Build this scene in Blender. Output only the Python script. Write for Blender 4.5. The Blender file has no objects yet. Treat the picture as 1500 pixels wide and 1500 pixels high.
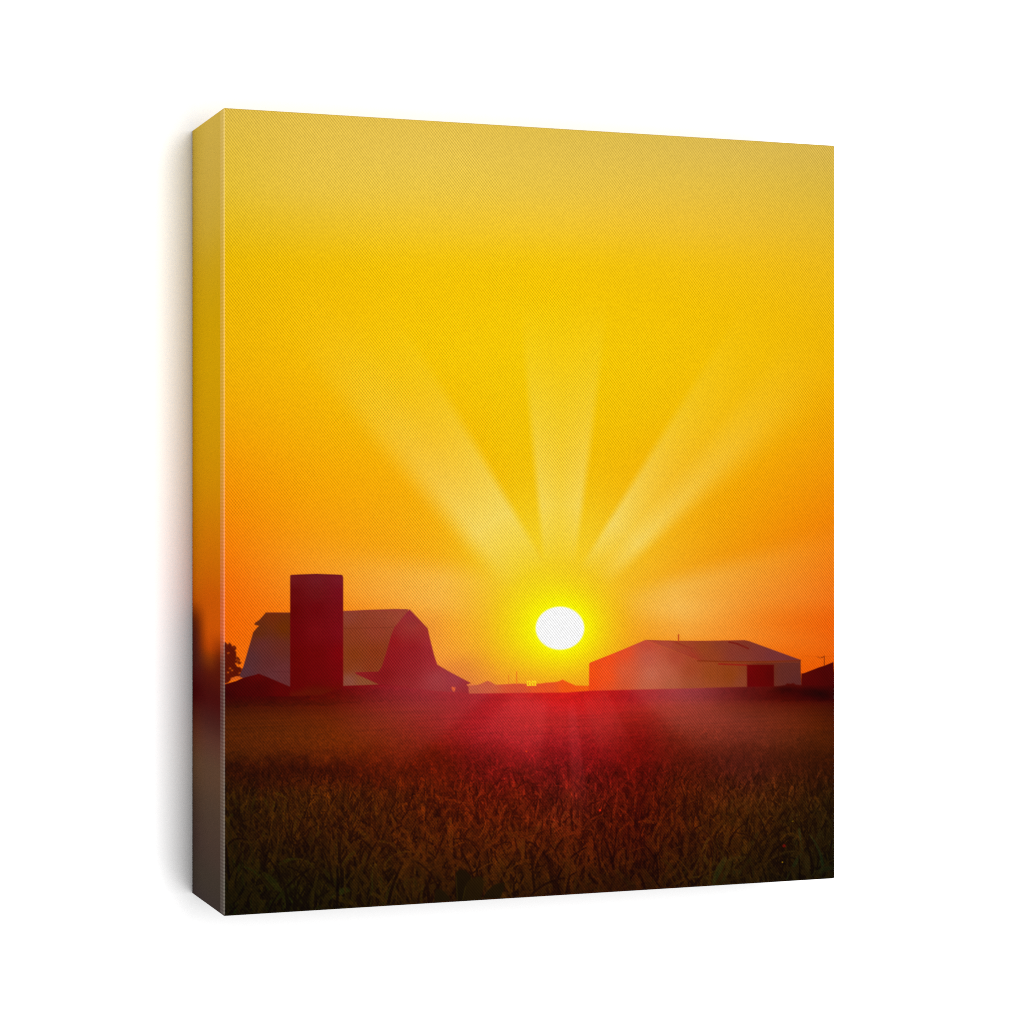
# A stretched canvas print (sunset over a farm) hanging on a white wall, seen a little from its left.
import bpy, math, random
import numpy as np
from mathutils import Matrix, Vector

scene = bpy.context.scene
R = math.radians

# ------------------------------------------------------------------ sizes (metres)
H = 0.610                       # height of the canvas
YAW = 0.35022                   # the camera looks 20 degrees off the canvas' normal
F_PX = 3366.0                   # focal length in pixels of a 1500 px wide frame
# heights in px of the three upright edges -> distances -> width and depth of the box
zL, zR, zB = F_PX / 1184.5, F_PX / 1073.5, F_PX / 1118.0
xL, xR, xB = (327.3 - 750) / 1184.5, (1222.8 - 750) / 1073.5, (281.6 - 750) / 1118.0
W = H * math.hypot(xR - xL, zR - zL)
D = H * math.hypot(xB - xL, zB - zL)
YAW = math.atan2(zR - zL, xR - xL)

# ------------------------------------------------------------------ camera
fwd = Vector((math.sin(YAW), math.cos(YAW), 0))
rgt = Vector((math.cos(YAW), -math.sin(YAW), 0))
up = Vector((0, 0, 1))
CZ = 1.50                                        # height of the picture's centre
front_left = Vector((-W / 2, -D, CZ))
cam_pos = front_left - rgt * (xL * H) - fwd * (zL * H)
cd = bpy.data.cameras.new('camera')
cam = bpy.data.objects.new('camera', cd)
scene.collection.objects.link(cam)
M = Matrix((rgt, up, -fwd)).transposed().to_4x4()
M.translation = cam_pos
cam.matrix_world = M
cd.sensor_width = 36.0
cd.lens = 36.0 * F_PX / 1500.0
cd.clip_start, cd.clip_end = 0.05, 100.0
scene.camera = cam

# ------------------------------------------------------------------ studio light
world = bpy.data.worlds.new('World')
scene.world = world
world.use_nodes = True
bg = world.node_tree.nodes['Background']
bg.inputs['Color'].default_value = (1, 1, 1, 1)
bg.inputs['Strength'].default_value = 0.57       # even white studio ambience

ld = bpy.data.lights.new('softbox', 'AREA')
ld.shape = 'RECTANGLE'
ld.size, ld.size_y = 1.40, 3.4
ld.energy = 180.0
lo = bpy.data.objects.new('softbox', ld)
scene.collection.objects.link(lo)
lp = Vector((-W / 2 + 0.71, -4.0, CZ))
lo.location = lp
lo.rotation_euler = (Vector((-W / 2, 0, CZ)) - lp).to_track_quat('-Z', 'Y').to_euler()

vs = scene.view_settings
vs.view_transform = 'Standard'
vs.look = 'None'
vs.exposure = 0.0
vs.gamma = 1.0
vs.use_curve_mapping = False
scene.render.engine = 'CYCLES'
scene.cycles.samples = 128
scene.cycles.use_denoising = False
scene.cycles.filter_width = 1.05
scene.cycles.max_bounces = 6

E_FRONT = 1.57        # light arriving on the front (and the wall), as measured in a grey test
E_SIDE = 0.89         # light arriving on the left side

# ------------------------------------------------------------------ helpers
def srgb2lin(c):
    c = np.clip(np.asarray(c, dtype=np.float64) / 255.0, 0, 1)
    return np.where(c <= 0.04045, c / 12.92, ((c + 0.055) / 1.055) ** 2.4)

def link(o, parent=None):
    scene.collection.objects.link(o)
    if parent is not None:
        o.parent = parent
    return o

def smooth(e0, e1, x):
    t = np.clip((x - e0) / (e1 - e0), 0, 1)
    return t * t * (3 - 2 * t)

def hermite(xs, ys, x):
    """smooth curve through the points (xs, ys[k]) -- ys (n, m), x (p,) -> (p, m)"""
    xs = np.asarray(xs, float); ys = np.asarray(ys, float)
    d = (ys[1:] - ys[:-1]) / (xs[1:] - xs[:-1])[:, None]
    m = np.zeros_like(ys)
    same = (d[1:] * d[:-1]) > 0
    m[1:-1] = np.where(same, 2 * d[1:] * d[:-1] / np.where(same, d[1:] + d[:-1], 1), 0)
    m[0], m[-1] = d[0], d[-1]
    x = np.clip(x, xs[0], xs[-1])
    i = np.clip(np.searchsorted(xs, x) - 1, 0, len(xs) - 2)
    h = xs[i + 1] - xs[i]
    t = ((x - xs[i]) / h)[:, None]
    h = h[:, None]
    return ((2*t**3 - 3*t**2 + 1) * ys[i] + (t**3 - 2*t**2 + t) * h * m[i]
            + (-2*t**3 + 3*t**2) * ys[i+1] + (t**3 - t**2) * h * m[i+1])

def field(xs, rows, X, Y):
    """colours given on a net of rows (y, [rgb per column]) -> smooth image"""
    ys = [r[0] for r in rows]
    net = np.array([r[1] for r in rows], float)               # (ny, nx, 3)
    ny, nx, _ = net.shape
    yy = np.arange(Y.min() - 1, Y.max() + 2, 2.0)
    xx = np.arange(X.min() - 1, X.max() + 2, 2.0)
    a = hermite(ys, net.reshape(ny, -1), yy).reshape(len(yy), nx, 3)
    b = hermite(xs, a.transpose(1, 0, 2).reshape(nx, -1), xx).reshape(len(xx), len(yy), 3)
    fy = np.clip((Y - yy[0]) / 2.0, 0, len(yy) - 1.001); fx = np.clip((X - xx[0]) / 2.0, 0, len(xx) - 1.001)
    iy = fy.astype(int); ix = fx.astype(int); ty = (fy - iy)[..., None]; tx = (fx - ix)[..., None]
    return ((b[ix, iy] * (1-tx) + b[ix+1, iy] * tx) * (1-ty) + (b[ix, iy+1] * (1-tx) + b[ix+1, iy+1] * tx) * ty)

# ------------------------------------------------------------------ the picture
# The picture was measured on its four corners; page(u, v) turns a place on the flat canvas
# (0..1 across, 0..1 down) into the measuring grid the outlines below are written in.
GX, GY = 1000, 1320
def page(u, v):
    z = zL + (zR - zL) * u
    x = xL + (xR - xL) * u
    return 750.0 + F_PX * x / z, 750.0 + F_PX * (v - 0.5) / z

RAD = 0.0012                    # radius of the canvas where it folds over the stretcher
U0, V0 = RAD / W, RAD / H       # the flat front runs between the folds
U, V = np.meshgrid(np.linspace(U0, 1 - U0, GX + 1), np.linspace(V0, 1 - V0, GY + 1))
X, Y = page(U, V)
X = np.ascontiguousarray(X); Y = np.ascontiguousarray(Y)

def unpage(px, py):
    k = (px - 750.0) / F_PX
    u = (k * zL - xL) / ((xR - xL) - k * (zR - zL))
    z = zL + (zR - zL) * u
    return u, (py - 750.0) * z / F_PX + 0.5

rng = np.random.default_rng(7)
def noise(nx, ny, seed, octaves=1):
    """smooth noise on the picture grid, nx x ny cells"""
    out = np.zeros(U.shape); amp = 1.0; tot = 0
    g = np.random.default_rng(seed)
    for o in range(octaves):
        n = g.standard_normal((ny + 2, nx + 2))
        fx = U * nx; fy = V * ny
        ix = np.minimum(fx.astype(int), nx); iy = np.minimum(fy.astype(int), ny)
        tx = fx - ix; ty = fy - iy
        tx = tx * tx * (3 - 2 * tx); ty = ty * ty * (3 - 2 * ty)
        out += amp * ((n[iy, ix] * (1-tx) + n[iy, ix+1] * tx) * (1-ty) + (n[iy+1, ix] * (1-tx) + n[iy+1, ix+1] * tx) * ty)
        tot += amp; amp *= 0.55; nx *= 2; ny *= 2
    return out / tot

def window(x0, y0, x1, y1):
    us, vs_ = zip(*[unpage(a, b) for a in (x0, x1) for b in (y0, y1)])
    us = [(q - U0) / (1 - 2 * U0) for q in us]; vs_ = [(q - V0) / (1 - 2 * V0) for q in vs_]
    j0 = max(0, int(min(us) * GX) - 1); j1 = min(GX + 1, int(max(us) * GX) + 3)
    i0 = max(0, int(min(vs_) * GY) - 1); i1 = min(GY + 1, int(max(vs_) * GY) + 3)
    return slice(i0, max(i0, i1)), slice(j0, max(j0, j1))

def poly_cov(pts, soft=1.2, full=False):
    """coverage 0..1 of a polygon with an edge of the given softness"""
    pts = np.asarray(pts, float)
    m = soft + 1
    s = window(pts[:, 0].min() - m, pts[:, 1].min() - m, pts[:, 0].max() + m, pts[:, 1].max() + m)
    x = X[s]; y = Y[s]
    d2 = np.full(x.shape, 1e12); inside = np.zeros(x.shape, bool)
    n = len(pts)
    for k in range(n):
        ax, ay = pts[k]; bx, by = pts[(k + 1) % n]
        dx, dy = bx - ax, by - ay
        L = dx * dx + dy * dy + 1e-12
        t = np.clip(((x - ax) * dx + (y - ay) * dy) / L, 0, 1)
        d2 = np.minimum(d2, (x - ax - t * dx) ** 2 + (y - ay - t * dy) ** 2)
        if ay != by:
            c = ((ay > y) != (by > y)) & (x < (bx - ax) * (y - ay) / (by - ay) + ax)
            inside ^= c
    sd = np.sqrt(d2) * np.where(inside, 1, -1)
    cov = np.clip(0.5 + sd / soft, 0, 1)
    return s, cov

def paint(img, s, cov, col):
    col = np.asarray(col, float)
    a = cov[..., None]
    img[s] = img[s] * (1 - a) + col * a

def poly(img, pts, col, soft=1.2, alpha=1.0):
    s, c = poly_cov(pts, soft)
    if c.size:
        if callable(col):
            col = col(X[s], Y[s])
        paint(img, s, c * alpha, col)

def line(img, pts, width, col, alpha=1.0, soft=1.0):
    for (ax, ay), (bx, by) in zip(pts[:-1], pts[1:]):
        m = width + 2
        s = window(min(ax, bx) - m, min(ay, by) - m, max(ax, bx) + m, max(ay, by) + m)
        x = X[s]; y = Y[s]
        if not x.size: continue
        dx, dy = bx - ax, by - ay
        t = np.clip(((x - ax) * dx + (y - ay) * dy) / (dx*dx + dy*dy + 1e-9), 0, 1)
        d = np.hypot(x - ax - t * dx, y - ay - t * dy)
        paint(img, s, alpha * np.clip((width / 2 - d) / soft + 0.5, 0, 1), col)

def grad(stops):
    """colour from a few (x, y, rgb) stops, blended by distance"""
    P = np.array([(a, b) for a, b, _ in stops], float); C = np.array([c for _, _, c in stops], float)
    def f(x, y):
        w = [1.0 / (((x - p[0]) ** 2 + (y - p[1]) ** 2) + 60.0) ** 1.3 for p in P]
        t = sum(w)
        return sum((wi / t)[..., None] * c for wi, c in zip(w, C))
    return f

# --- sky ---------------------------------------------------------------------------
SX = [327, 480, 630, 780, 930, 1080, 1223]
sky_rows = [
 (160,  [(222,186,72),(226,190,76),(226,190,78),(222,188,76),(218,186,78),(216,183,80),(213,180,80)]),
 (210,  [(225,188,62),(230,193,74),(230,194,78),(226,191,76),(222,188,78),(219,185,80),(214,180,78)]),
 (270,  [(228,190,52),(233,195,66),(234,197,68),(232,195,68),(230,192,68),(226,188,66),(218,182,64)]),
 (330,  [(230,187,28),(236,193,38),(240,197,42),(240,197,44),(238,193,46),(234,189,48),(227,184,46)]),
 (400,  [(235,184,4),(240,190,6),(243,195,8),(243,196,8),(241,193,12),(239,189,18),(235,184,24)]),
 (500,  [(238,180,4),(243,188,4),(244,196,4),(243,199,3),(242,195,3),(240,189,4),(237,181,8)]),
 (600,  [(240,168,3),(243,180,5),(243,188,6),(240,194,3),(240,190,4),(240,182,3),(238,166,3)]),
 (700,  [(242,148,4),(244,167,6),(244,176,8),(240,190,8),(240,180,8),(240,166,4),(238,146,4)]),
 (800,  [(243,126,8),(244,154,16),(244,168,16),(239,196,20),(240,176,20),(238,150,10),(238,122,8)]),
 (860,  [(242,110,8),(244,140,22),(244,160,32),(238,200,26),(240,172,28),(238,136,20),(237,106,10)]),
 (930,  [(240,102,5),(243,126,20),(244,148,36),(238,195,20),(240,158,26),(238,112,8),(233,90,4)]),
 (1010, [(238,108,8),(240,122,32),(240,136,52),(240,150,34),(240,150,20),(238,100,0),(228,84,0)]),
]
img = field(SX, sky_rows, X, Y[...])
SUN = (820.3, 920.0)
rs = np.hypot((X - SUN[0]) / 1.09, (Y - SUN[1]) / 0.98)       # the disc is a little wide
halo = np.clip(1.0 - (rs - 32) / 95.0, 0, 1)
a = (halo ** 2.6)[..., None]
img = img * (1 - a) + np.array([246, 244, 0.0]) * a

# --- rays --------------------------------------------------------------------------
dist = np.hypot(X - SUN[0], Y - SUN[1])
def side_of(p, q):
    """signed distance to the right of p->q"""
    dx, dy = q[0] - p[0], q[1] - p[1]
    n = math.hypot(dx, dy)
    return (dy * (p[0] - X) - dx * (p[1] - Y)) / n
def ray(l, r, lsoft, rsoft, fade, col, twin=0.0, lgrow=0.0, rgrow=0.0):
    """wedge between the edge l (its inside to the right when looking outward) and r"""
    dl = side_of(*l); dr = -side_of(*r)
    ls = lsoft + lgrow * dist; rs_ = rsoft + rgrow * dist
    m = smooth(-0.5, 0.5, dl / ls) * smooth(-0.5, 0.5, dr / rs_)
    o = np.interp(dist, [f[0] for f in fade], [f[1] for f in fade])
    if twin:
        wid = np.maximum(dl + dr, 1)
        o = o * (1 + twin * np.abs((dl - dr) / wid) - twin * 0.4)
    global img
    a = np.clip(m * o, 0, 1)[..., None]
    img = img * (1 - a) + np.array(col, float) * a
glow = np.exp(-(((X - 825) / 150.0) ** 2 + ((Y - 800) / 75.0) ** 2)) * smooth(45, 110, dist)
img = img + (np.array([243, 214, 52.0]) - img) * (0.42 * glow)[..., None]
cream = (243, 222, 130)
ray(((716,826),(480,556)), ((776,790),(660,590)), 22, 9, [(90,0),(140,.38),(185,.64),(250,.47),(330,.27),(410,.13),(500,.04),(570,0)], cream, 0, .10, .04)
ray(((712,826),(430,500)), ((726,800),(540,520)), 18, 20, [(180,0),(270,.07),(380,.10),(480,.08),(560,.04),(650,0)], cream, 0, .04, .08)
ray(((936,800),(1120,545)), ((946,816),(1225,575)), 14, 10, [(180,0),(270,.07),(380,.09),(480,.05),(570,0)], cream, 0, .05, .05)
ray(((795,800),(770,540)), ((845,800),(884,500)), 9, 9, [(95,0),(140,.30),(180,.48),(260,.36),(340,.23),(400,.12),(490,0)], cream, .35, .02, .02)
ray(((870,800),(1018,560)), ((922,822),(1150,604)), 8, 16, [(90,0),(135,.36),(170,.54),(230,.40),(310,.25),(390,.14),(480,.05),(560,0)], cream, .55, .03, .06)
ray(((945,862),(1223,780)), ((945,905),(1223,895)), 26, 30, [(90,0),(145,.34),(175,.50),(230,.38),(300,.24),(400,.12),(520,.03)], (243,200,112), 0, .05, .05)
ray(((690,905),(480,880)), ((690,838),(480,806)), 30, 30, [(95,0),(150,.28),(185,.42),(250,.32),(330,.17),(430,.05),(500,0)], (246,200,108), 0, .07, .08)
ray(((690,960),(600,990)), ((690,905),(560,890)), 40, 40, [(90,0),(140,.12),(200,.18),(280,.0)], (245,190,100))

# --- sun ---------------------------------------------------------------------------
th = np.linspace(0, 2 * math.pi, 61)[:-1]
sun_pts = np.stack([820.3 + 35.6 * np.cos(th), 920.2 + 31.6 * np.sin(th)], 1)
poly(img, sun_pts, (244, 244, 244), 2.5)

# --- ground ------------------------------------------------------------------------
gx = [327, 480, 560, 630, 700, 760, 820, 880, 930, 1000, 1080, 1150, 1223]
G = [
 (1000, [(62,4,0),(112,6,10),(140,20,30),(160,30,42),(190,40,45),(212,34,34),(216,28,26),(210,26,26),(190,28,36),(165,48,60),(110,24,26),(86,12,6),(62,3,2)]),
 (1020, [(66,6,0),(106,14,6),(130,24,24),(150,30,36),(172,30,38),(200,32,34),(212,28,26),(200,24,24),(172,28,34),(150,46,52),(106,24,22),(80,9,5),(60,3,0)]),
 (1036, [(66,18,0),(98,24,6),(122,28,18),(140,32,30),(165,28,34),(192,34,38),(202,32,34),(188,26,26),(168,34,30),(150,48,38),(110,34,20),(92,25,10),(66,16,0)]),
 (1055, [(76,28,0),(104,34,5),(122,34,14),(142,30,24),(170,30,38),(188,36,42),(190,38,42),(176,32,34),(150,28,22),(140,46,34),(116,40,26),(100,34,14),(74,23,0)]),
 (1080, [(80,31,0),(104,37,3),(116,34,8),(132,28,16),(156,26,32),(172,30,38),(168,30,38),(156,26,28),(130,18,14),(118,34,20),(110,38,24),(94,34,14),(72,26,2)]),
 (1100, [(72,29,0),(94,31,0),(104,28,4),(114,24,8),(130,20,20),(142,20,24),(142,22,28),(134,18,20),(116,15,10),(98,24,12),(88,28,15),(76,27,10),(62,23,3)]),
 (1128, [(44,15,0),(63,17,0),(79,19,2),(90,20,4),(100,18,12),(108,18,16),(112,20,20),(104,16,14),(92,14,8),(80,20,8),(70,22,12),(62,22,8),(46,17,4)]),
 (1170, [(38,19,0),(60,24,1),(68,24,2),(76,22,3),(84,20,6),(88,20,8),(88,22,12),(84,18,9),(76,14,5),(68,20,4),(62,25,6),(52,23,5),(36,19,4)]),
 (1230, [(31,15,0),(48,19,0),(55,20,1),(61,20,2),(68,22,3),(70,22,4),(70,20,5),(67,17,4),(62,14,2),(56,18,2),(48,20,3),(38,18,4),(26,15,4)]),
 (1290, [(22,12,1),(33,18,2),(37,17,2),(42,17,2),(46,19,3),(46,20,3),(46,18,3),(44,15,2),(41,13,2),(36,15,2),(29,14,3),(24,13,4),(18,11,3)]),
 (1345, [(15,9,1),(22,13,2),(26,13,1),(30,13,1),(32,14,2),(32,14,2),(32,13,2),(30,11,1),(28,10,1),(25,10,2),(20,10,2),(17,9,3),(13,8,2)]),
]
wav = (noise(26, 44, 41, 2) * 5 + noise(90, 150, 42, 1) * 4) * smooth(1060, 1115, Y) * (1 - smooth(1180, 1240, Y))
ground = field(gx, G, X, Y + wav)
cen = np.exp(-((X - 820) / 190.0) ** 2) * smooth(1028, 1060, Y)
ground = ground * (1 - np.array([0.06, 0.12, 0.22]) * cen[..., None])
hedge_top = [(310,1019),(425,1020),(470,1018),(502,1006),(560,1004),(640,1012),(690,1016),(760,1015),(830,1014.5),(863,1012),(940,1010),(1000,1008.5),(1060,1006.8),(1100,1006),(1140,1005),
             (1150,1003.6),(1153,1001),(1158,1001.8),(1162,1000.4),(1166,1003),(1174,1003.5),(1235,1004)]
# speckle of the standing crop, finer and flatter towards the horizon
sp = noise(420, 700, 11, 2) * 0.6 + noise(260, 420, 12, 2) * 0.5
sp2 = noise(110, 70, 13, 3)
depth = np.clip((Y - 1030) / 300.0, 0, 1)
amp = 0.04 + 0.12 * np.clip((Y - 1040) / 80.0, 0, 1)
rows = noise(14, 520, 15, 1) * np.clip(1 - np.abs(Y - 1060) / 45, 0, 1)
mod = 1 + amp * sp + (0.02 + .10 * np.clip((Y - 1095) / 50, 0, 1)) * sp2 + 0.035 * rows
ground = ground * mod[..., None] 

# stems, blades and ears of the wheat
random.seed(5)
grass = np.zeros(U.shape)          # light (+) and dark (-)
green = np.zeros(U.shape)
def blade(x0, y0, L, tilt, bend, w, val, hue, head):
    n = max(3, int(L / 5))
    pts = []
    for k in range(n + 1):
        t = k / n
        a = tilt + bend * t
        pts.append((x0 + L * t * math.sin(a), y0 - L * t * math.cos(a), t))
    for (ax, ay, ta), (bx, by, tb) in zip(pts[:-1], pts[1:]):
        ww = w * (1 - 0.5 * ta) if not head else w * (0.55 if ta < 0.6 else 1.7 - 1.5 * abs(ta - 0.8) / 0.2 * 0.5)
        m = ww + 1.5
        s = window(min(ax, bx) - m, min(ay, by) - m, max(ax, bx) + m, max(ay, by) + m)
        x = X[s]; y = Y[s]
        if not x.size: continue
        dx, dy = bx - ax, by - ay
        t = np.clip(((x - ax) * dx + (y - ay) * dy) / (dx*dx + dy*dy + 1e-9), 0, 1)
        d = np.hypot(x - ax - t * dx, y - ay - t * dy)
        c = np.clip((ww / 2 - d) / 1.2 + 0.5, 0, 1)
        g = grass[s]
        np.copyto(g, g * (1 - 0.75 * c) + val * 0.9 * c)
        h = green[s]
        np.copyto(h, h * (1 - 0.75 * c) + hue * c)
layers = []
for k in range(9600):
    q = random.random() ** 1.15
    y0 = 1062 + q * 312
    layers.append((y0, random.uniform(318, 1232)))
layers.sort()
for y0, x0 in layers:
    q = (y0 - 1062) / 293.0
    L = (4 + 66 * q ** 1.15) * random.uniform(0.55, 1.35)
    w = (0.9 + 2.5 * q) * random.uniform(0.7, 1.5)
    dark = random.random() < 0.38
    tilt = random.gauss(0, 0.27); bend = random.gauss(0, 0.38)
    if not dark and random.random() < 0.05: bend = random.choice((-1, 1)) * random.uniform(1.0, 2.0); L *= 1.2
    val = random.uniform(-0.52, -0.15) if dark else random.uniform(0.1, 0.95) * random.uniform(.5, 1)
    blade(x0, y0, L, tilt, bend, w * (1.25 if dark else 1), val, random.gauss(0, 1) if not dark else 0, (not dark) and random.random() < 0.45)
random.seed(17)
big = sorted((random.uniform(1225, 1400), random.uniform(310, 1240)) for _ in range(430))
for y0, x0 in big:
    q = (y0 - 1225) / 175.0
    L = (34 + 62 * q) * random.uniform(.6, 1.2)
    dark = random.random() < .35
    blade(x0, y0, L, random.gauss(0, .34), random.gauss(0, .5), (2.4 + 3.6 * q) * random.uniform(.6, 1.3),
          random.uniform(-.6, -.3) if dark else random.uniform(.25, .85), 0 if dark else random.gauss(.2, 1), (not dark) and random.random() < .6)
grain = noise(420, 560, 21, 1)
gm = 1 + grass * (0.14 * smooth(1052, 1075, Y) + 0.40 * smooth(1095, 1150, Y)) * (1 + 0.25 * grain)
ground = ground * gm[..., None]
ground[..., 1] *= 1 - 0.28 * np.clip(-grass, 0, 1) * smooth(1110, 1180, Y)
lift = np.clip(grass, 0, 1) * smooth(1110, 1180, Y)
gshift = np.clip(green, -2, 2) * lift
edge = np.abs(X - 775) / 450.0
ol = smooth(1130, 1300, Y) * (0.35 + 0.65 * np.clip(edge, 0, 1)) * (0.6 + 0.8 * smooth(-1.2, 1.2, noise(40, 50, 43, 2)))
ground *= 1 + np.array([-0.13, 0.02, 0.12]) * ol[..., None]
ground[..., 0] += 2 + 7 * lift - 5 * np.clip(gshift, 0, 2) * (0.4 + edge) 
ground[..., 1] += 1 + 8 * lift + 2.6 * np.clip(gshift, 0, 2)
ground[..., 2] += 1 + 2.0 * lift + 2.2 * np.clip(gshift, 0, 2) * (0.2 + edge) - 1.5 * np.clip(-gshift, 0, 2)

# --- far line of roofs and poles ------------------------------------------------------
far_col = grad([(690,1008,(196,92,58)),(716,1005,(204,92,58)),(750,1008,(214,80,48)),(800,1007,(228,80,36)),(835,1004,(238,84,20)),(860,1009,(240,92,16))])
poly(img, [(684,1003),(699,1003.4),(706,1001),(714,997.2),(719,999),(726,1003),(745,1002),(758,1001.2),(772,1002),(792,1001.4),(800,1000),(812,999.3),(819,998),(824,995.3),(830,998.5),(837,1001.5),(843,1004.2),(864,1004.6),(864,1020),(684,1020)], far_col, 2.0)
line(img, [(745.2,1002),(745,989)], 1.3, (232,120,34), .7)
line(img, [(757,1002),(756.8,984)], 1.5, (232,112,32), .85)
line(img, [(722,973),(722,980)], 1.0, (236,130,50), .3)

# --- barn ------------------------------------------------------------------------------
def tree_blob(cx, cy, r, col, n, seed, sq=1.0):
    g = random.Random(seed)
    for _ in range(n):
        a = g.uniform(0, 6.283); q = math.sqrt(g.random())
        x = cx + math.cos(a) * r * q; y = cy + math.sin(a) * r * q * sq
        k = g.randint(4, 6); rr = g.uniform(1.6, 3.6); a0 = g.uniform(0, 6)
        poly(img, [(x + rr * g.uniform(.6, 1.2) * math.cos(a0 + t * 6.283 / k), y + rr * g.uniform(.6, 1.2) * math.sin(a0 + t * 6.283 / k)) for t in range(k)], col, 1.5, .85)
tc = (92, 20, 4)
poly(img, [(312,942),(330,941),(334,948),(336,941),(339,944),(341,950),(346,955),(346,962),(344,970),(347,976),(352,979),(356,985),(354,992),(346,990),(340,994),(334,1000),(312,1006)], tc, 2.0)
tree_blob(333, 954, 12.5, tc, 34, 1); tree_blob(339, 968, 11.5, tc, 28, 2); tree_blob(347, 983, 10, tc, 22, 3, .7); tree_blob(330, 985, 7, tc, 16, 4)
for x, y in ((334.5,956.5),(337,979),(334,985),(340,982),(346,972),(351,986)):
    poly(img, [(x-1.6,y-.9),(x+1.5,y-1.1),(x+1.3,y+1.1),(x-1.2,y+1.2)], (215,92,14), 1.8, .75)
poly(img, [(338,993),(349,990.5),(359,990),(358,992.4),(346,995.6),(338,997)], (214,92,26), 2.2, .95)

roofL = grad([(400,905,(112,42,12)),(415,920,(108,44,4)),(380,925,(100,42,14)),(385,945,(100,42,40)),(410,950,(104,40,30)),(370,965,(86,43,46)),(360,984,(84,45,52)),(395,970,(96,40,40)),(416,985,(104,44,46)),(400,990,(98,46,50))])
roofR = grad([(510,902,(140,62,46)),(560,900,(148,64,44)),(590,898,(152,64,48)),(515,930,(138,56,28)),(550,925,(146,58,38)),(520,960,(132,54,16)),(548,955,(136,52,20)),(510,978,(134,56,22)),(540,978,(136,52,22)),(512,996,(138,76,62)),(535,998,(140,78,46))])
poly(img, [(389.5,897.2),(426,897.4),(426,1010),(352,992),(351.5,988),(356,978),(371,926),(376,920),(379.5,916.8),(373,915.2),(373.2,912.6),(380,908)], roofL, 1.5)
poly(img, [(502,895.2),(540,893.2),(580,892),(598,892.6),(597,900),(592,930),(575,985),(560,1004),(502,1005.5)], roofR, 1.5)
line(img, [(376,928),(425,928.5)], 1.2, (92,34,16), .35)
line(img, [(400,984),(426,984.5)], 1.2, (84,30,34), .5)
line(img, [(390,898),(425,898)], 1.6, (120,44,34), .5)
line(img, [(503,896),(596,893)], 1.6, (150,52,50), .5)
gable = grad([(600,897,(160,44,60)),(605,915,(152,46,52)),(614,925,(164,40,46)),(590,925,(156,38,44)),(580,940,(158,24,30)),(605,945,(156,28,36)),(628,940,(172,44,56)),(575,965,(154,26,34)),(605,970,(158,34,42)),(632,970,(168,42,52)),(565,990,(140,24,28)),(600,995,(150,32,38)),(640,995,(164,58,66)),(668,995,(160,52,70)),(685,1003,(158,40,52)),(640,1015,(156,50,56)),(590,1015,(142,34,34)),(680,1020,(164,32,40))])
poly(img, [(599.8,892.4),(613,906),(626.6,920.5),(629,932),(636,960),(640.6,973.6),(659,984.3),(690,1000.6),(684,1003),(686,1006),(688,1024),(556,1024),(552,1004),(556,1003),(522,987.5),(520,984.6),(554,983.8),(559,977),(566,955),(572,934),(577.5,919)], lambda x, y: gable(x, y) * (.93, .9, .86), 1.5)
for k in range(9):
    x_ = 566 + k * 8.5
    line(img, [(x_ + (600 - x_) * .25, 925), (x_, 1000)], 1.0, (120,16,24), .10)
for k in range(11):
    line(img, [(508 + k * 8.4, 896), (504 + k * 5.2, 984)], 1.0, (112,44,24), .09)
for yy in (907, 945, 966):
    line(img, [(503, yy), (575 - (yy - 907) * .25, yy - 1)], 1.2, (112,44,24), .12)
line(img, [(503,920.5),(577,919)], 1.4, (104,36,20), .30)
poly(img, [(502,1004.8),(556,1002.8),(600,1004),(600,1022),(502,1022)], grad([(505,1012,(112,3,14)),(540,1010,(124,10,20)),(590,1014,(138,26,30))]), 2.0)
poly(img, [(661,1006.6),(663,1005.6),(665,1007),(667,1006.4),(667,1010),(665.5,1013.6),(663.6,1012.6),(662,1009.6)], (232,98,46), 1.4, .95)
poly(img, [(684,1002.3),(696,1001.8),(696,1004),(684,1004.4)], (238,130,60), 1.6, .8)
# low shed in front of the barn
shed_pts = [(312,1008),(327,1003),(346,997.6),(356,993),(368,990),(374,988.6),(378.8,986.8),(392,992),(423,1005.2),(426,1006),(426,1024),(312,1024)]
poly(img, shed_pts, grad([(335,1005,(70,3,0)),(378,990,(92,2,4)),(378,1005,(72,0,0)),(415,1008,(92,3,4)),(360,1018,(72,4,0)),(330,1020,(52,6,0))]), 1.6)

# --- silo ------------------------------------------------------------------------------
silo_pts = [(425,844),(426.5,842.4),(440,841.4),(464,840.8),(486,841.4),(499,842),(502,843.4),(502.8,846),(502.8,1020),(425,1024)]
silo = grad([(430,848,(116,26,34)),(463,850,(118,30,42)),(497,850,(126,28,46)),(430,868,(108,12,16)),(463,868,(114,22,28)),(498,868,(124,16,34)),(430,895,(104,6,8)),(463,892,(114,8,16)),(498,895,(124,14,26)),(432,925,(110,6,12)),(463,925,(124,14,22)),(498,925,(128,14,28)),(432,960,(108,4,6)),(463,958,(114,8,10)),(498,958,(132,6,16)),(432,990,(104,4,6)),(463,990,(114,8,12)),(498,990,(124,8,16)),(432,1008,(104,6,6)),(463,1012,(100,14,6)),(498,1012,(112,14,8))])
poly(img, silo_pts, lambda x, y: silo(x, y) * (0.94, .86, .78), 1.5)
line(img, [(426,843),(464,841.4),(501,843)], 1.6, (96,10,30), .6)
for yy in range(856, 1006, 7):
    line(img, [(426,yy),(464,yy-.5),(502,yy)], 0.9, (88,2,6), .10)
poly(img, [(424,1014),(450,1008),(480,1008),(503,1014),(503,1024),(424,1024)], (96,22,4), 10, .7)

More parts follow.
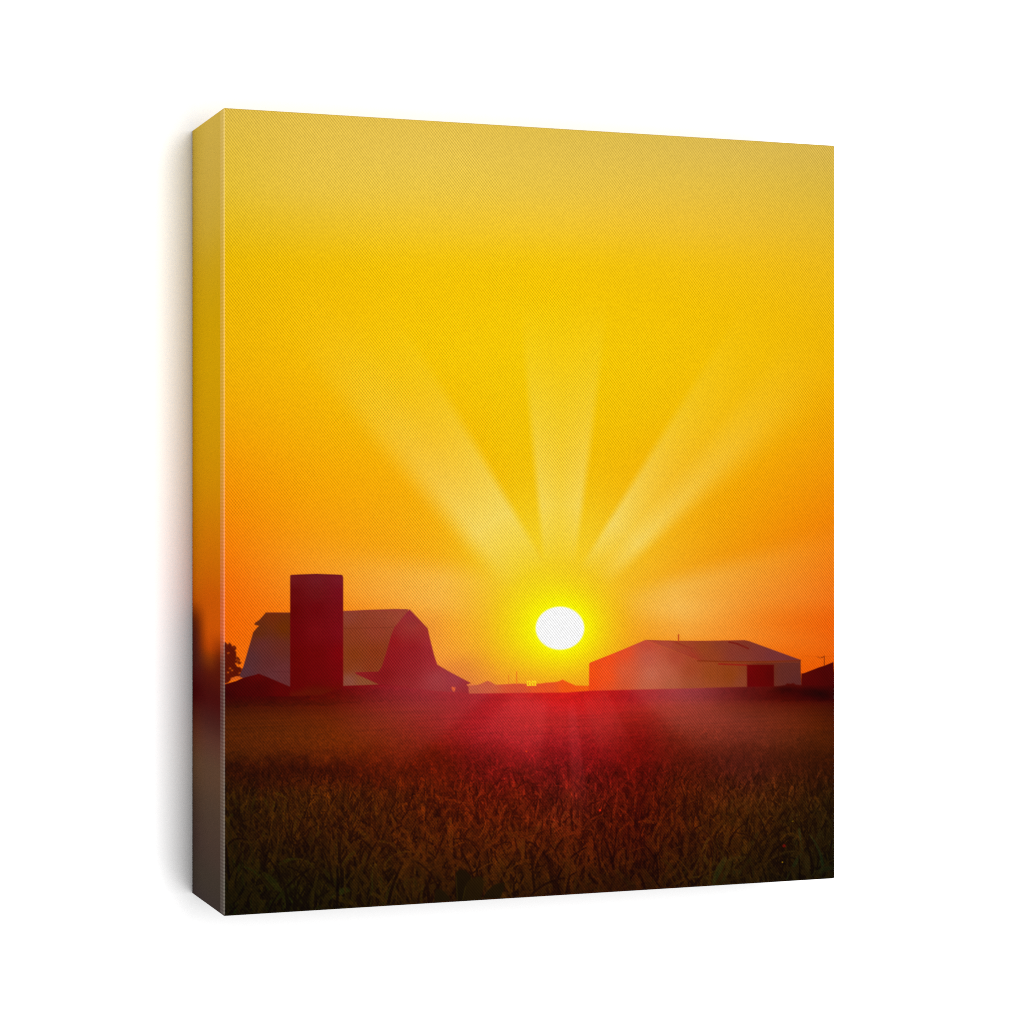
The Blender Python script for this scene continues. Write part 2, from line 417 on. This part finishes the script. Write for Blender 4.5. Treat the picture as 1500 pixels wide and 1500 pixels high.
# --- metal machine shed ------------------------------------------------------------------
gab = grad([(866,985,(240,78,18)),(866,1005,(238,70,20)),(890,965,(240,74,24)),(890,990,(240,78,26)),(915,955,(228,74,36)),(915,985,(212,86,50)),(915,1005,(206,80,42)),(946,943,(192,72,52)),(950,965,(188,82,62)),(955,988,(196,104,76)),(950,1005,(190,94,62)),(975,985,(182,88,60)),(990,965,(170,66,44)),(985,1002,(170,86,54)),(1010,985,(156,62,30)),(1012,1003,(152,70,36)),(1040,990,(148,66,24)),(1070,990,(142,62,18)),(1085,1000,(138,62,38)),(1150,985,(98,42,36)),(1165,1000,(92,40,38)),(1120,980,(110,40,20))])
poly(img, [(863,972.2),(864.5,970.6),(905,954.5),(944,938),(946,937.4),(1026,968),(1172.6,966.4),(1172.6,985),(1174.6,1006),(1100,1010),(1025,1012),(940,1014),(862.6,1016)], gab, 1.5)
rf = grad([(950,941,(184,66,50)),(975,948,(176,72,52)),(1000,944,(160,70,34)),(1000,955,(168,62,46)),(1015,962,(160,54,36)),(1030,950,(150,66,28)),(1045,960,(148,62,30)),(1055,945,(138,58,36)),(1075,955,(134,54,42)),(1090,942,(128,50,34)),(1110,955,(124,50,44)),(1130,960,(116,48,50)),(1160,965,(112,46,48)),(1085,965,(130,56,44))])
poly(img, [(946,937.4),(970,938.2),(1000,938.9),(1040,938.9),(1090.5,937.7),(1097,939),(1172.8,966.6),(1172,968.4),(1100,968.8),(1026,968.6)], rf, 1.4)
line(img, [(948,938.2),(1000,939.4),(1090,938.6)], 1.3, (150,48,40), .5)
line(img, [(1022,968),(1060,969),(1110,969.4),(1172,967.6)], 2.0, (126,42,12), .75)
line(img, [(1025,970.6),(1172,970)], 1.0, (150,62,26), .5)
line(img, [(985,940),(1000,946),(1026,968)], 1.3, (166,48,32), .35)
line(img, [(994,930),(994,939)], 2.0, (196,72,28), .95)
line(img, [(990,941),(1013,950)], 2.0, (150,44,32), .6)
line(img, [(1068,940.5),(1080,943),(1096,950)], 2.6, (120,26,18), .85)
line(img, [(1053,972.6),(1094,974.4)], 2.6, (150,30,20), .85)
for k in range(17):
    t_ = k / 16
    line(img, [(950 + 140 * t_, 939), (1030 + 138 * t_, 967)], 0.9, (96,36,24), .10)
for k in range(14):
    line(img, [(1030 + k * 10.6, 972), (1030 + k * 10.6, 1006)], 0.9, (92,36,16), .10)
poly(img, [(1094.2,973.8),(1133.6,973.8),(1133.8,1008),(1094.4,1008)], grad([(1096,980,(112,5,9)),(1110,990,(100,2,6)),(1130,990,(88,2,3)),(1100,1004,(104,7,9))]), 1.8)
line(img, [(1172,967),(1172.6,985),(1174.4,1003)], 1.2, (84,24,20), .5)
line(img, [(1114,975),(1114,1004)], .8, (92,0,4), .4)
far_roof = [(1174,986.6),(1178,986),(1200,977.5),(1208,975),(1234,964.4),(1234,1010),(1174,1010)]
poly(img, far_roof, grad([(1180,990,(84,10,6)),(1185,1000,(80,4,2)),(1215,980,(74,0,8)),(1215,1000,(72,2,2))]), 1.5)
line(img, [(1207.4,975),(1207.4,961)], 1.2, (110,34,6), .9)
line(img, [(1203,963.5),(1207,962)], 1.6, (130,44,6), .7)
line(img, [(1176,960.5),(1206,962),(1223,961)], .7, (190,72,4), .4)
line(img, [(1198,962.4),(1201,964)], 1.4, (160,60,6), .7)

# --- the ground goes over their feet ------------------------------------------------------
s, c = poly_cov(hedge_top + [(1230,1400),(320,1400)], 2.2)
s2 = slice(0, GY + 1), slice(0, GX + 1)
full = np.zeros(U.shape); full[s] = c
ground_cov = full
img = img * (1 - full[..., None]) + ground * full[..., None]
# hedge and its ragged lower edge
hb = noise(150, 400, 31, 2)
band = smooth(1003, 1012, Y) * (1 - smooth(-1.5, 1.5, Y - (1027 + 1.6 * hb + 8 * smooth(600, 420, X))))
img = img * (1 - ((0.05 + .09 * smooth(150, 420, np.abs(X - 830))) * band * (1 + .35 * hb) * full)[..., None])
for x, y, w in ((1150,1010,16),(1186,1014,20),(1205,1018,14)):
    e = np.exp(-(((X - x) / w) ** 2 + ((Y - y) / 7.0) ** 2) ** 1.2)
    img = img * (1 - 0.28 * e * full)[..., None]

# --- veils of light over barn, shed and crop ----------------------------------------------
def veil(pts, soft, col, alpha):
    poly(img, pts, col, soft, alpha)
veil([(640,968),(700,985),(690,1020),(600,1072),(520,1066),(560,1030)], 60, (190,84,84), .08)
veil([(930,955),(970,965),(1005,1000),(1090,1050),(1050,1065),(960,1025),(920,990)], 46, (196,110,90), .07)
ray(((802,1028),(792,1130)), ((742,1028),(650,1125)), 10, 14, [(100,0),(118,.24),(165,.22),(230,0)], (204,66,66), 0, .03, .05)
ray(((842,1030),(862,1180)), ((832,1030),(838,1180)), 4, 4, [(108,0),(128,.18),(195,.18),(290,0)], (200,62,68), 0, .01, .01)
ray(((893,1022),(936,1110)), ((856,1030),(880,1110)), 6, 8, [(100,0),(118,.20),(160,.16),(220,0)], (200,66,60), 0, .02, .02)
ray(((962,958),(1200,1062)), ((912,1002),(1040,1110)), 16, 10, [(108,0),(145,.17),(220,.11),(310,.04),(400,0)], (190,100,82), 0, .06, .05)
ray(((732,1004),(600,1116)), ((680,962),(520,1022)), 10, 20, [(108,0),(150,.16),(220,.15),(300,.07),(380,0)], (186,80,84), 0, .05, .06)
veil([(575,905),(640,905),(640,935),(590,935)], 30, (190,100,60), .16)

# --- glint of a lit sign between the roofs, sparks, dark weed ------------------------------
poly(img, [(771.6,997.4),(785.6,997),(785.4,1004.8),(771.8,1004.8)], (250,214,30), 1.2, .95)
for pts in ([(774.2,999.2),(774.2,1003)],[(778.2,998),(777.2,999.4)],[(778.6,1001),(778.4,1004)],[(781.6,1000),(782.8,1001.6),(782,1004)]):
    line(img, pts, 1.1, (236,120,24), .9, .8)
for x, y, r, c in ((771,1100.6,1.4,(214,52,22)),(878.6,1187,1.6,(224,34,12)),(1148.5,1239,2.2,(104,14,8)),(1146,1263,1,(150,110,10)),(1161,1203,1,(120,90,10))):
    line(img, [(x, y), (x + .3, y)], 2 * r, c, .9)
lc = lambda x, y: np.stack([36 - (y - 1275) * .18, 22 - (y - 1275) * .08, 3 + 0 * x], -1)
def leaf(pts, k=1.0):
    poly(img, pts, lambda x, y: lc(x, y) * k, 1.8, .94)
leaf([(636,1322),(637,1308),(639,1302.5),(645,1302),(652,1307),(658,1314),(661,1326)], 1.0)
leaf([(669,1324),(667,1296),(667,1279),(673,1273.4),(681,1274.6),(691,1284),(688,1300),(682,1322)], .82)
leaf([(676,1324),(681,1300),(686,1290),(694,1286),(704,1283),(708.6,1291),(707,1306),(704,1322)], 1.12)
leaf([(704,1322),(712,1307),(722,1297),(731,1293.4),(740,1293),(738,1303),(732,1318)], .95)
line(img, [(668.4,1283),(670,1322)], 1.1, (58,42,10), .6)
line(img, [(682,1299),(677,1322)], 1.1, (54,42,8), .6)

img = np.clip(img, 0, 255)
PRINT = srgb2lin(img) / E_FRONT
PRINT = np.clip(PRINT, 0.0012, 0.86)

# ------------------------------------------------------------------ which motif a place belongs to
region = np.zeros((GY, GX), np.int8)
Uc = (U[:-1, :-1] + U[1:, 1:]) / 2
def mark(pts, idx):
    s_, c_ = poly_cov(pts, 1.0)
    f = np.zeros(U.shape); f[s_] = c_
    region[f[:-1, :-1] >= 0.5] = idx
barn_pts = [(389.5,897.2),(502,895.2),(600,892.2),(613,906),(626.6,920.5),(640.6,973.6),(659,984.3),(690,1000.6),(686,1006),(688,1024),(352,1024),(352,988),(371,926),(379.5,916.8),(373,914),(380,908)]
mark(sun_pts, 1)
mark([(326,940),(341,946),(347,955),(346,972),(358,984),(356,993),(326,1004)], 2)
mark(barn_pts, 3)
mark(silo_pts, 4)
mark(shed_pts, 5)
mark([(863,972.2),(944,938),(1090.5,937.7),(1172.8,966.6),(1174.6,1010),(862.6,1016)], 6)
mark([(1094.2,973.8),(1133.6,973.8),(1133.8,1008),(1094.4,1008)], 6)
mark(far_roof, 7)
region[ground_cov[:-1, :-1] >= 0.5] = 8

# ------------------------------------------------------------------ materials
def weave_material(name, rough=0.62, strength=1.0, side=False, fold=None):
    """printed cotton canvas: the ink colour comes with the mesh, the threads are procedural"""
    m = bpy.data.materials.new(name); m.use_nodes = True
    nt = m.node_tree; N = nt.nodes; Lk = nt.links
    b = N['Principled BSDF']
    at = N.new('ShaderNodeAttribute'); at.attribute_name = 'ink'
    tc_ = N.new('ShaderNodeTexCoord')
    sx = N.new('ShaderNodeSeparateXYZ'); Lk.new(tc_.outputs['Object'], sx.inputs[0])
    def math_(op, a, b_=None, c_=None):
        n = N.new('ShaderNodeMath'); n.operation = op
        for i, v in enumerate((a, b_, c_)):
            if v is None: continue
            if isinstance(v, (int, float)): n.inputs[i].default_value = v
            else: Lk.new(v, n.inputs[i])
        return n.outputs[0]
    nz = N.new('ShaderNodeTexNoise'); nz.inputs['Scale'].default_value = 95.0; nz.inputs['Detail'].default_value = 2.0
    Lk.new(tc_.outputs['Object'], nz.inputs['Vector'])
    wob = math_('MULTIPLY', math_('SUBTRACT', nz.outputs['Fac'], 0.5), 2.2)
    horiz = sx.outputs['Y'] if side else sx.outputs['X']
    ax = math_('ADD', math_('MULTIPLY', horiz, 2 * math.pi / 0.00224), wob)
    az = math_('SUBTRACT', math_('MULTIPLY', sx.outputs['Z'], 2 * math.pi / 0.00270), wob)
    c1 = math_('COSINE', math_('ADD', ax, az))
    c2 = math_('COSINE', math_('SUBTRACT', ax, az))
    nz2 = N.new('ShaderNodeTexNoise'); nz2.inputs['Scale'].default_value = 60.0; nz2.inputs['Detail'].default_value = 1.0
    Lk.new(tc_.outputs['Object'], nz2.inputs['Vector'])
    k = math_('MULTIPLY_ADD', nz2.outputs['Fac'], 0.8, -0.12)
    pat = math_('ADD', math_('MULTIPLY', c1, 1.0), math_('MULTIPLY', c2, k))       # -1.4 .. 1.4
    nz3 = N.new('ShaderNodeTexNoise'); nz3.inputs['Scale'].default_value = 700.0; nz3.inputs['Detail'].default_value = 0.0
    Lk.new(tc_.outputs['Object'], nz3.inputs['Vector'])
    spk = math_('MULTIPLY', math_('SUBTRACT', nz3.outputs['Fac'], 0.5), 0.16 * strength)
    nz4 = N.new('ShaderNodeTexNoise'); nz4.inputs['Scale'].default_value = 14.0; nz4.inputs['Detail'].default_value = 2.0
    Lk.new(tc_.outputs['Object'], nz4.inputs['Vector'])
    even = math_('MULTIPLY_ADD', nz4.outputs['Fac'], 0.30 * strength, 0.04 * strength)      # threads lie prouder in places
    fac = math_('ADD', math_('ADD', math_('MULTIPLY', pat, even), 1.0), spk)
    mul = N.new('ShaderNodeVectorMath'); mul.operation = 'SCALE'
    Lk.new(at.outputs['Color'], mul.inputs[0]); Lk.new(fac, mul.inputs['Scale'])
    col = mul.outputs[0]
    if fold:      # worn ink on the fold: bare thread crowns show as a row of pale stitches
        st = math_('COSINE', math_('MULTIPLY', sx.outputs['Z'], 2 * math.pi / 0.00270))
        gain = math_('MULTIPLY_ADD', st, 0.3, 1.0)
        pale = N.new('ShaderNodeVectorMath'); pale.operation = 'SCALE'
        pale.inputs[0].default_value = fold; Lk.new(gain, pale.inputs['Scale'])
        add = N.new('ShaderNodeVectorMath'); add.operation = 'ADD'
        Lk.new(at.outputs['Color'], add.inputs[0]); Lk.new(pale.outputs[0], add.inputs[1])
        col = add.outputs[0]
    Lk.new(col, b.inputs['Base Color'])
    b.inputs['Roughness'].default_value = rough
    b.inputs['Specular IOR Level'].default_value = 0.0
    bp = N.new('ShaderNodeBump'); bp.inputs['Strength'].default_value = 0.25; bp.inputs['Distance'].default_value = 0.0003
    Lk.new(pat, bp.inputs['Height']); Lk.new(bp.outputs['Normal'], b.inputs['Normal'])
    return m

mat_front = weave_material('printed canvas front', strength=1.0)
mat_side = weave_material('printed canvas side', strength=0.12, side=True)
mat_band = weave_material('rubbed canvas beside the fold', strength=0.5, side=True, fold=(0.050, 0.045, 0.041))
mat_fold = weave_material('worn canvas fold', strength=0.5, fold=(0.085, 0.078, 0.066))

mat_wall = bpy.data.materials.new('white painted wall'); mat_wall.use_nodes = True
nt = mat_wall.node_tree; b = nt.nodes['Principled BSDF']
b.inputs['Roughness'].default_value = 0.9
b.inputs['Specular IOR Level'].default_value = 0.0
n1 = nt.nodes.new('ShaderNodeTexNoise'); n1.inputs['Scale'].default_value = 220.0
tcw = nt.nodes.new('ShaderNodeTexCoord'); nt.links.new(tcw.outputs['Object'], n1.inputs['Vector'])
mr = nt.nodes.new('ShaderNodeMapRange'); mr.inputs['To Min'].default_value = 0.90; mr.inputs['To Max'].default_value = 0.92
nt.links.new(n1.outputs['Fac'], mr.inputs['Value'])
nt.links.new(mr.outputs['Result'], b.inputs['Base Color'])

# ------------------------------------------------------------------ the wall
def quad_mesh(name, verts, faces, mat, parent=None):
    me = bpy.data.meshes.new(name); me.from_pydata(verts, [], faces); me.materials.append(mat); me.update()
    o = bpy.data.objects.new(name, me)
    return link(o, parent)
wall = quad_mesh('wall', [(-6,0,-1),(10,0,-1),(10,0,4.5),(-6,0,4.5),(-6,.12,-1),(10,.12,-1),(10,.12,4.5),(-6,.12,4.5)],
                 [(0,1,2,3),(7,6,5,4),(4,5,1,0),(3,2,6,7),(4,0,3,7),(1,5,6,2)], mat_wall)
wall['kind'] = 'structure'

# ------------------------------------------------------------------ the canvas
canvas = bpy.data.objects.new('canvas_print', None)
canvas.empty_display_size = 0.05
canvas.location = (0, -D / 2, CZ - H / 2)
link(canvas)
canvas['label'] = 'stretched canvas print of an orange sunset behind a barn, silo and wheat field'
canvas['category'] = 'canvas print'
BX, BY, BZ = 0.0, -D / 2, CZ - H / 2       # base of the thing

def numpy_mesh(name, co, quads, ink, mat, parent):
    me = bpy.data.meshes.new(name)
    n, f = len(co), len(quads)
    me.vertices.add(n); me.vertices.foreach_set('co', co.astype(np.float32).ravel())
    me.loops.add(4 * f); me.loops.foreach_set('vertex_index', quads.astype(np.int32).ravel())
    me.polygons.add(f)
    me.polygons.foreach_set('loop_start', np.arange(0, 4 * f, 4, dtype=np.int32))
    me.polygons.foreach_set('loop_total', np.full(f, 4, np.int32))
    at = me.color_attributes.new('ink', 'FLOAT_COLOR', 'POINT')
    rgba = np.ones((n, 4), np.float32); rgba[:, :3] = ink
    at.data.foreach_set('color', rgba.ravel())
    me.materials.append(mat)
    me.update(calc_edges=True)
    o = bpy.data.objects.new(name, me)
    return link(o, parent)

# front sheet: runs between the folds
fx = -W/2 + W * U
fz = H - H * V
CO = np.stack([fx, np.full_like(fx, -D / 2), fz], -1).reshape(-1, 3)
INK = PRINT.reshape(-1, 3)
ii, jj = np.meshgrid(np.arange(GY), np.arange(GX), indexing='ij')
v00 = ii * (GX + 1) + jj
QUADS = np.stack([v00 + GX + 1, v00 + GX + 2, v00 + 1, v00], -1).reshape(-1, 4)
reg = region.reshape(-1)
names = ['printed_front', 'printed_sun', 'printed_tree', 'printed_barn', 'printed_silo', 'printed_low_shed', 'printed_machine_shed', 'printed_far_roof', 'printed_field']
front = None
for k, nm in enumerate(names):
    q = QUADS[reg == k]
    used, inv = np.unique(q, return_inverse=True)
    o = numpy_mesh(nm, CO[used], inv.reshape(-1, 4), INK[used], mat_front, canvas if front is None else front)
    if front is None: front = o

# side colours (the picture's edge, mirrored and blurred over the sides): (v, back, front)
SC = [
 (0.00,(194,162,60),(200,168,70)),(0.06,(196,163,60),(198,165,66)),(0.13,(197,160,46),(197,162,52)),(0.20,(198,155,16),(198,156,20)),
 (0.30,(199,152,2),(202,154,2)),(0.38,(200,146,0),(202,148,0)),(0.46,(200,136,0),(202,136,0)),(0.52,(198,120,0),(202,118,0)),
 (0.575,(196,104,0),(198,100,0)),(0.61,(190,88,0),(196,86,0)),(0.645,(96,34,12),(198,82,0)),(0.67,(80,28,20),(180,68,0)),
 (0.69,(76,28,22),(120,46,10)),(0.71,(74,20,18),(84,22,12)),(0.735,(66,9,10),(72,16,14)),(0.76,(78,28,20),(72,28,24)),
 (0.80,(92,52,34),(88,54,42)),(0.83,(90,62,42),(88,62,46)),(0.88,(74,54,42),(76,58,46)),(0.93,(66,50,44),(70,54,46)),
 (0.97,(62,52,44),(62,52,44)),(1.00,(58,48,46),(60,50,46)),
]
vv = [s_[0] for s_ in SC]
nets = np.array([[s_[1], s_[2]] for s_ in SC], float)
def side_ink(s_, v_):
    c = hermite(vv, nets.reshape(len(SC), -1), v_.ravel()).reshape(v_.shape + (2, 3))
    mid = c[..., 1, :] * 1.0
    t = smooth(0.05, 0.62, s_)[..., None]
    out = c[..., 0, :] * (1 - t) + mid * t
    # the tree's blur comes back in next to the fold
    e = (smooth(0.62, 1.0, s_) * smooth(0.645, 0.70, v_) * (1 - smooth(0.70, 0.73, v_)))[..., None]
    out = out * (1 - .75 * e) + np.array([82, 20, 10.0]) * .75 * e
    return np.clip(srgb2lin(np.clip(out, 0, 255)) / E_SIDE, 0.002, 0.85)

def sheet(name, P00, P10, P01, inkf, nu, nv, mat, parent, flip=False):
    """flat sheet from P00 along P10 (u) and P01 (v)"""
    u, v = np.meshgrid(np.linspace(0, 1, nu + 1), np.linspace(0, 1, nv + 1))
    P00, P10, P01 = (np.array(p, float) for p in (P00, P10, P01))
    co = (P00 + u[..., None] * (P10 - P00) + v[..., None] * (P01 - P00)).reshape(-1, 3)
    a, b_ = np.meshgrid(np.arange(nv), np.arange(nu), indexing='ij')
    w0 = a * (nu + 1) + b_
    q = np.stack([w0 + nu + 1, w0 + nu + 2, w0 + 1, w0], -1).reshape(-1, 4)
    if flip: q = q[:, ::-1]
    return numpy_mesh(name, co, q, inkf(u, v).reshape(-1, 3), mat, parent)

yb, yf = D / 2 - 0.001, -D / 2 + RAD        # back edge (1 mm off the wall), front fold
BAND = 0.009
left = sheet('wrapped_side', (-W/2, yb, H - RAD), (-W/2, yf + BAND, H - RAD), (-W/2, yb, RAD), side_ink, 60, 600, mat_side, canvas)
right_edge = PRINT[:, -60:].mean(1)
def right_ink(u, v):
    i = np.clip((v * GY).astype(int), 0, GY)
    return right_edge[i] * 0.95 + 0.01
right = sheet('wrapped_side', (W/2, yf, H - RAD), (W/2, yb, H - RAD), (W/2, yf, RAD), right_ink, 10, 400, mat_side, canvas)
top_edge = PRINT[:40].mean(0); bot_edge = PRINT[-40:].mean(0)
def top_ink(u, v): return top_edge[np.clip((u * GX).astype(int), 0, GX)]
def bot_ink(u, v): return bot_edge[np.clip((u * GX).astype(int), 0, GX)]
sheet('wrapped_side', (-W/2 + RAD, yb, H), (W/2 - RAD, yb, H), (-W/2 + RAD, yf, H), top_ink, 200, 4, mat_side, canvas)
sheet('wrapped_side', (-W/2 + RAD, yf, 0), (W/2 - RAD, yf, 0), (-W/2 + RAD, yb, 0), bot_ink, 200, 4, mat_side, canvas)

# corner tucks that close the box between the four sides
def fold_strip():
    """quarter-round fold along all four front edges and the four upright corner seams"""
    K = 6; NS = 400
    co = []; ink = []; quads = []
    def strip(A, B, nrm_out, tangent_in, inkf, n):
        base = len(co)
        for i in range(n + 1):
            t = i / n
            P = np.array(A) * (1 - t) + np.array(B) * t
            for k in range(K + 1):
                an = math.pi / 2 * k / K
                # k = 0 on the side, k = K on the front
                p = P + np.array(nrm_out) * RAD * math.cos(an) + np.array([0, -1, 0]) * RAD * math.sin(an)
                co.append(p); ink.append(inkf(t, k / K))
        for i in range(n):
            for k in range(K):
                a_ = base + i * (K + 1) + k
                quads.append((a_, a_ + 1, a_ + K + 2, a_ + K + 1))
    yc = -D / 2 + RAD
    le = PRINT[:, :3].mean(1); si = side_ink(np.full(NS + 1, .98), np.linspace(0, 1, NS + 1))
    strip((-W/2 + RAD, yc, H - RAD), (-W/2 + RAD, yc, RAD), (-1, 0, 0), None,
          lambda t, k: le[int(t * GY)] * k + si[int(t * NS)] * (1 - k), NS)
    strip((W/2 - RAD, yc, RAD), (W/2 - RAD, yc, H - RAD), (1, 0, 0), None, lambda t, k: right_edge[int((1 - t) * GY)], NS)
    strip((W/2 - RAD, yc, H - RAD), (-W/2 + RAD, yc, H - RAD), (0, 0, 1), None, lambda t, k: top_edge[int((1 - t) * GX)], NS)
    strip((-W/2 + RAD, yc, RAD), (W/2 - RAD, yc, RAD), (0, 0, -1), None, lambda t, k: bot_edge[int(t * GX)], NS)
    return np.array(co), np.array(quads), np.array(ink)
co, quads, ink = fold_strip()
n1_ = 401 * 7; q1_ = 400 * 6                # the left fold is rubbed, the other three are not
numpy_mesh('folded_edge', co[:n1_], quads[:q1_], ink[:n1_], mat_fold, canvas)
numpy_mesh('folded_edge', co[n1_:], quads[q1_:] - n1_, ink[n1_:], mat_front, canvas)

def corner_seam(sx_, sz_, inkc):
    """rounded seam from wall to front at one corner, closed by an eighth of a ball"""
    K = 6
    co = []; quads = []
    cx = sx_ * (W/2 - RAD); cz = RAD if sz_ < 0 else H - RAD
    def ring(y, r):
        return [(cx + sx_ * r * math.cos(math.pi/2*k/K), y, cz + sz_ * r * math.sin(math.pi/2*k/K)) for k in range(K + 1)]
    rings = [ring(yb, RAD), ring(yf, RAD)] + [ring(yf - RAD * math.sin(math.pi/2*j/K), RAD * math.cos(math.pi/2*j/K) + 1e-6) for j in range(1, K + 1)]
    for r_ in rings: co += r_
    for i in range(len(rings) - 1):
        for k in range(K):
            a_ = i * (K + 1) + k
            q = (a_, a_ + 1, a_ + K + 2, a_ + K + 1)
            quads.append(q if sx_ * sz_ > 0 else q[::-1])
    co = np.array(co); ink_ = np.tile(np.array(inkc), (len(co), 1))
    numpy_mesh('corner_seam', co, np.array(quads), ink_, mat_side, canvas)
corner_seam(-1, 1, side_ink(np.array([.5]), np.array([0.0]))[0])
corner_seam(-1, -1, side_ink(np.array([.5]), np.array([1.0]))[0])
corner_seam(1, 1, right_edge[0]); corner_seam(1, -1, right_edge[-1])

# the rubbed, paler band of the side just behind the front fold
def worn_ink(u, v):
    return side_ink(np.full_like(u, .98), v)
worn = sheet('worn_fold_band', (-W/2, yf + BAND, H - RAD), (-W/2, yf, H - RAD), (-W/2, yf + BAND, RAD), worn_ink, 4, 600, mat_band, left)
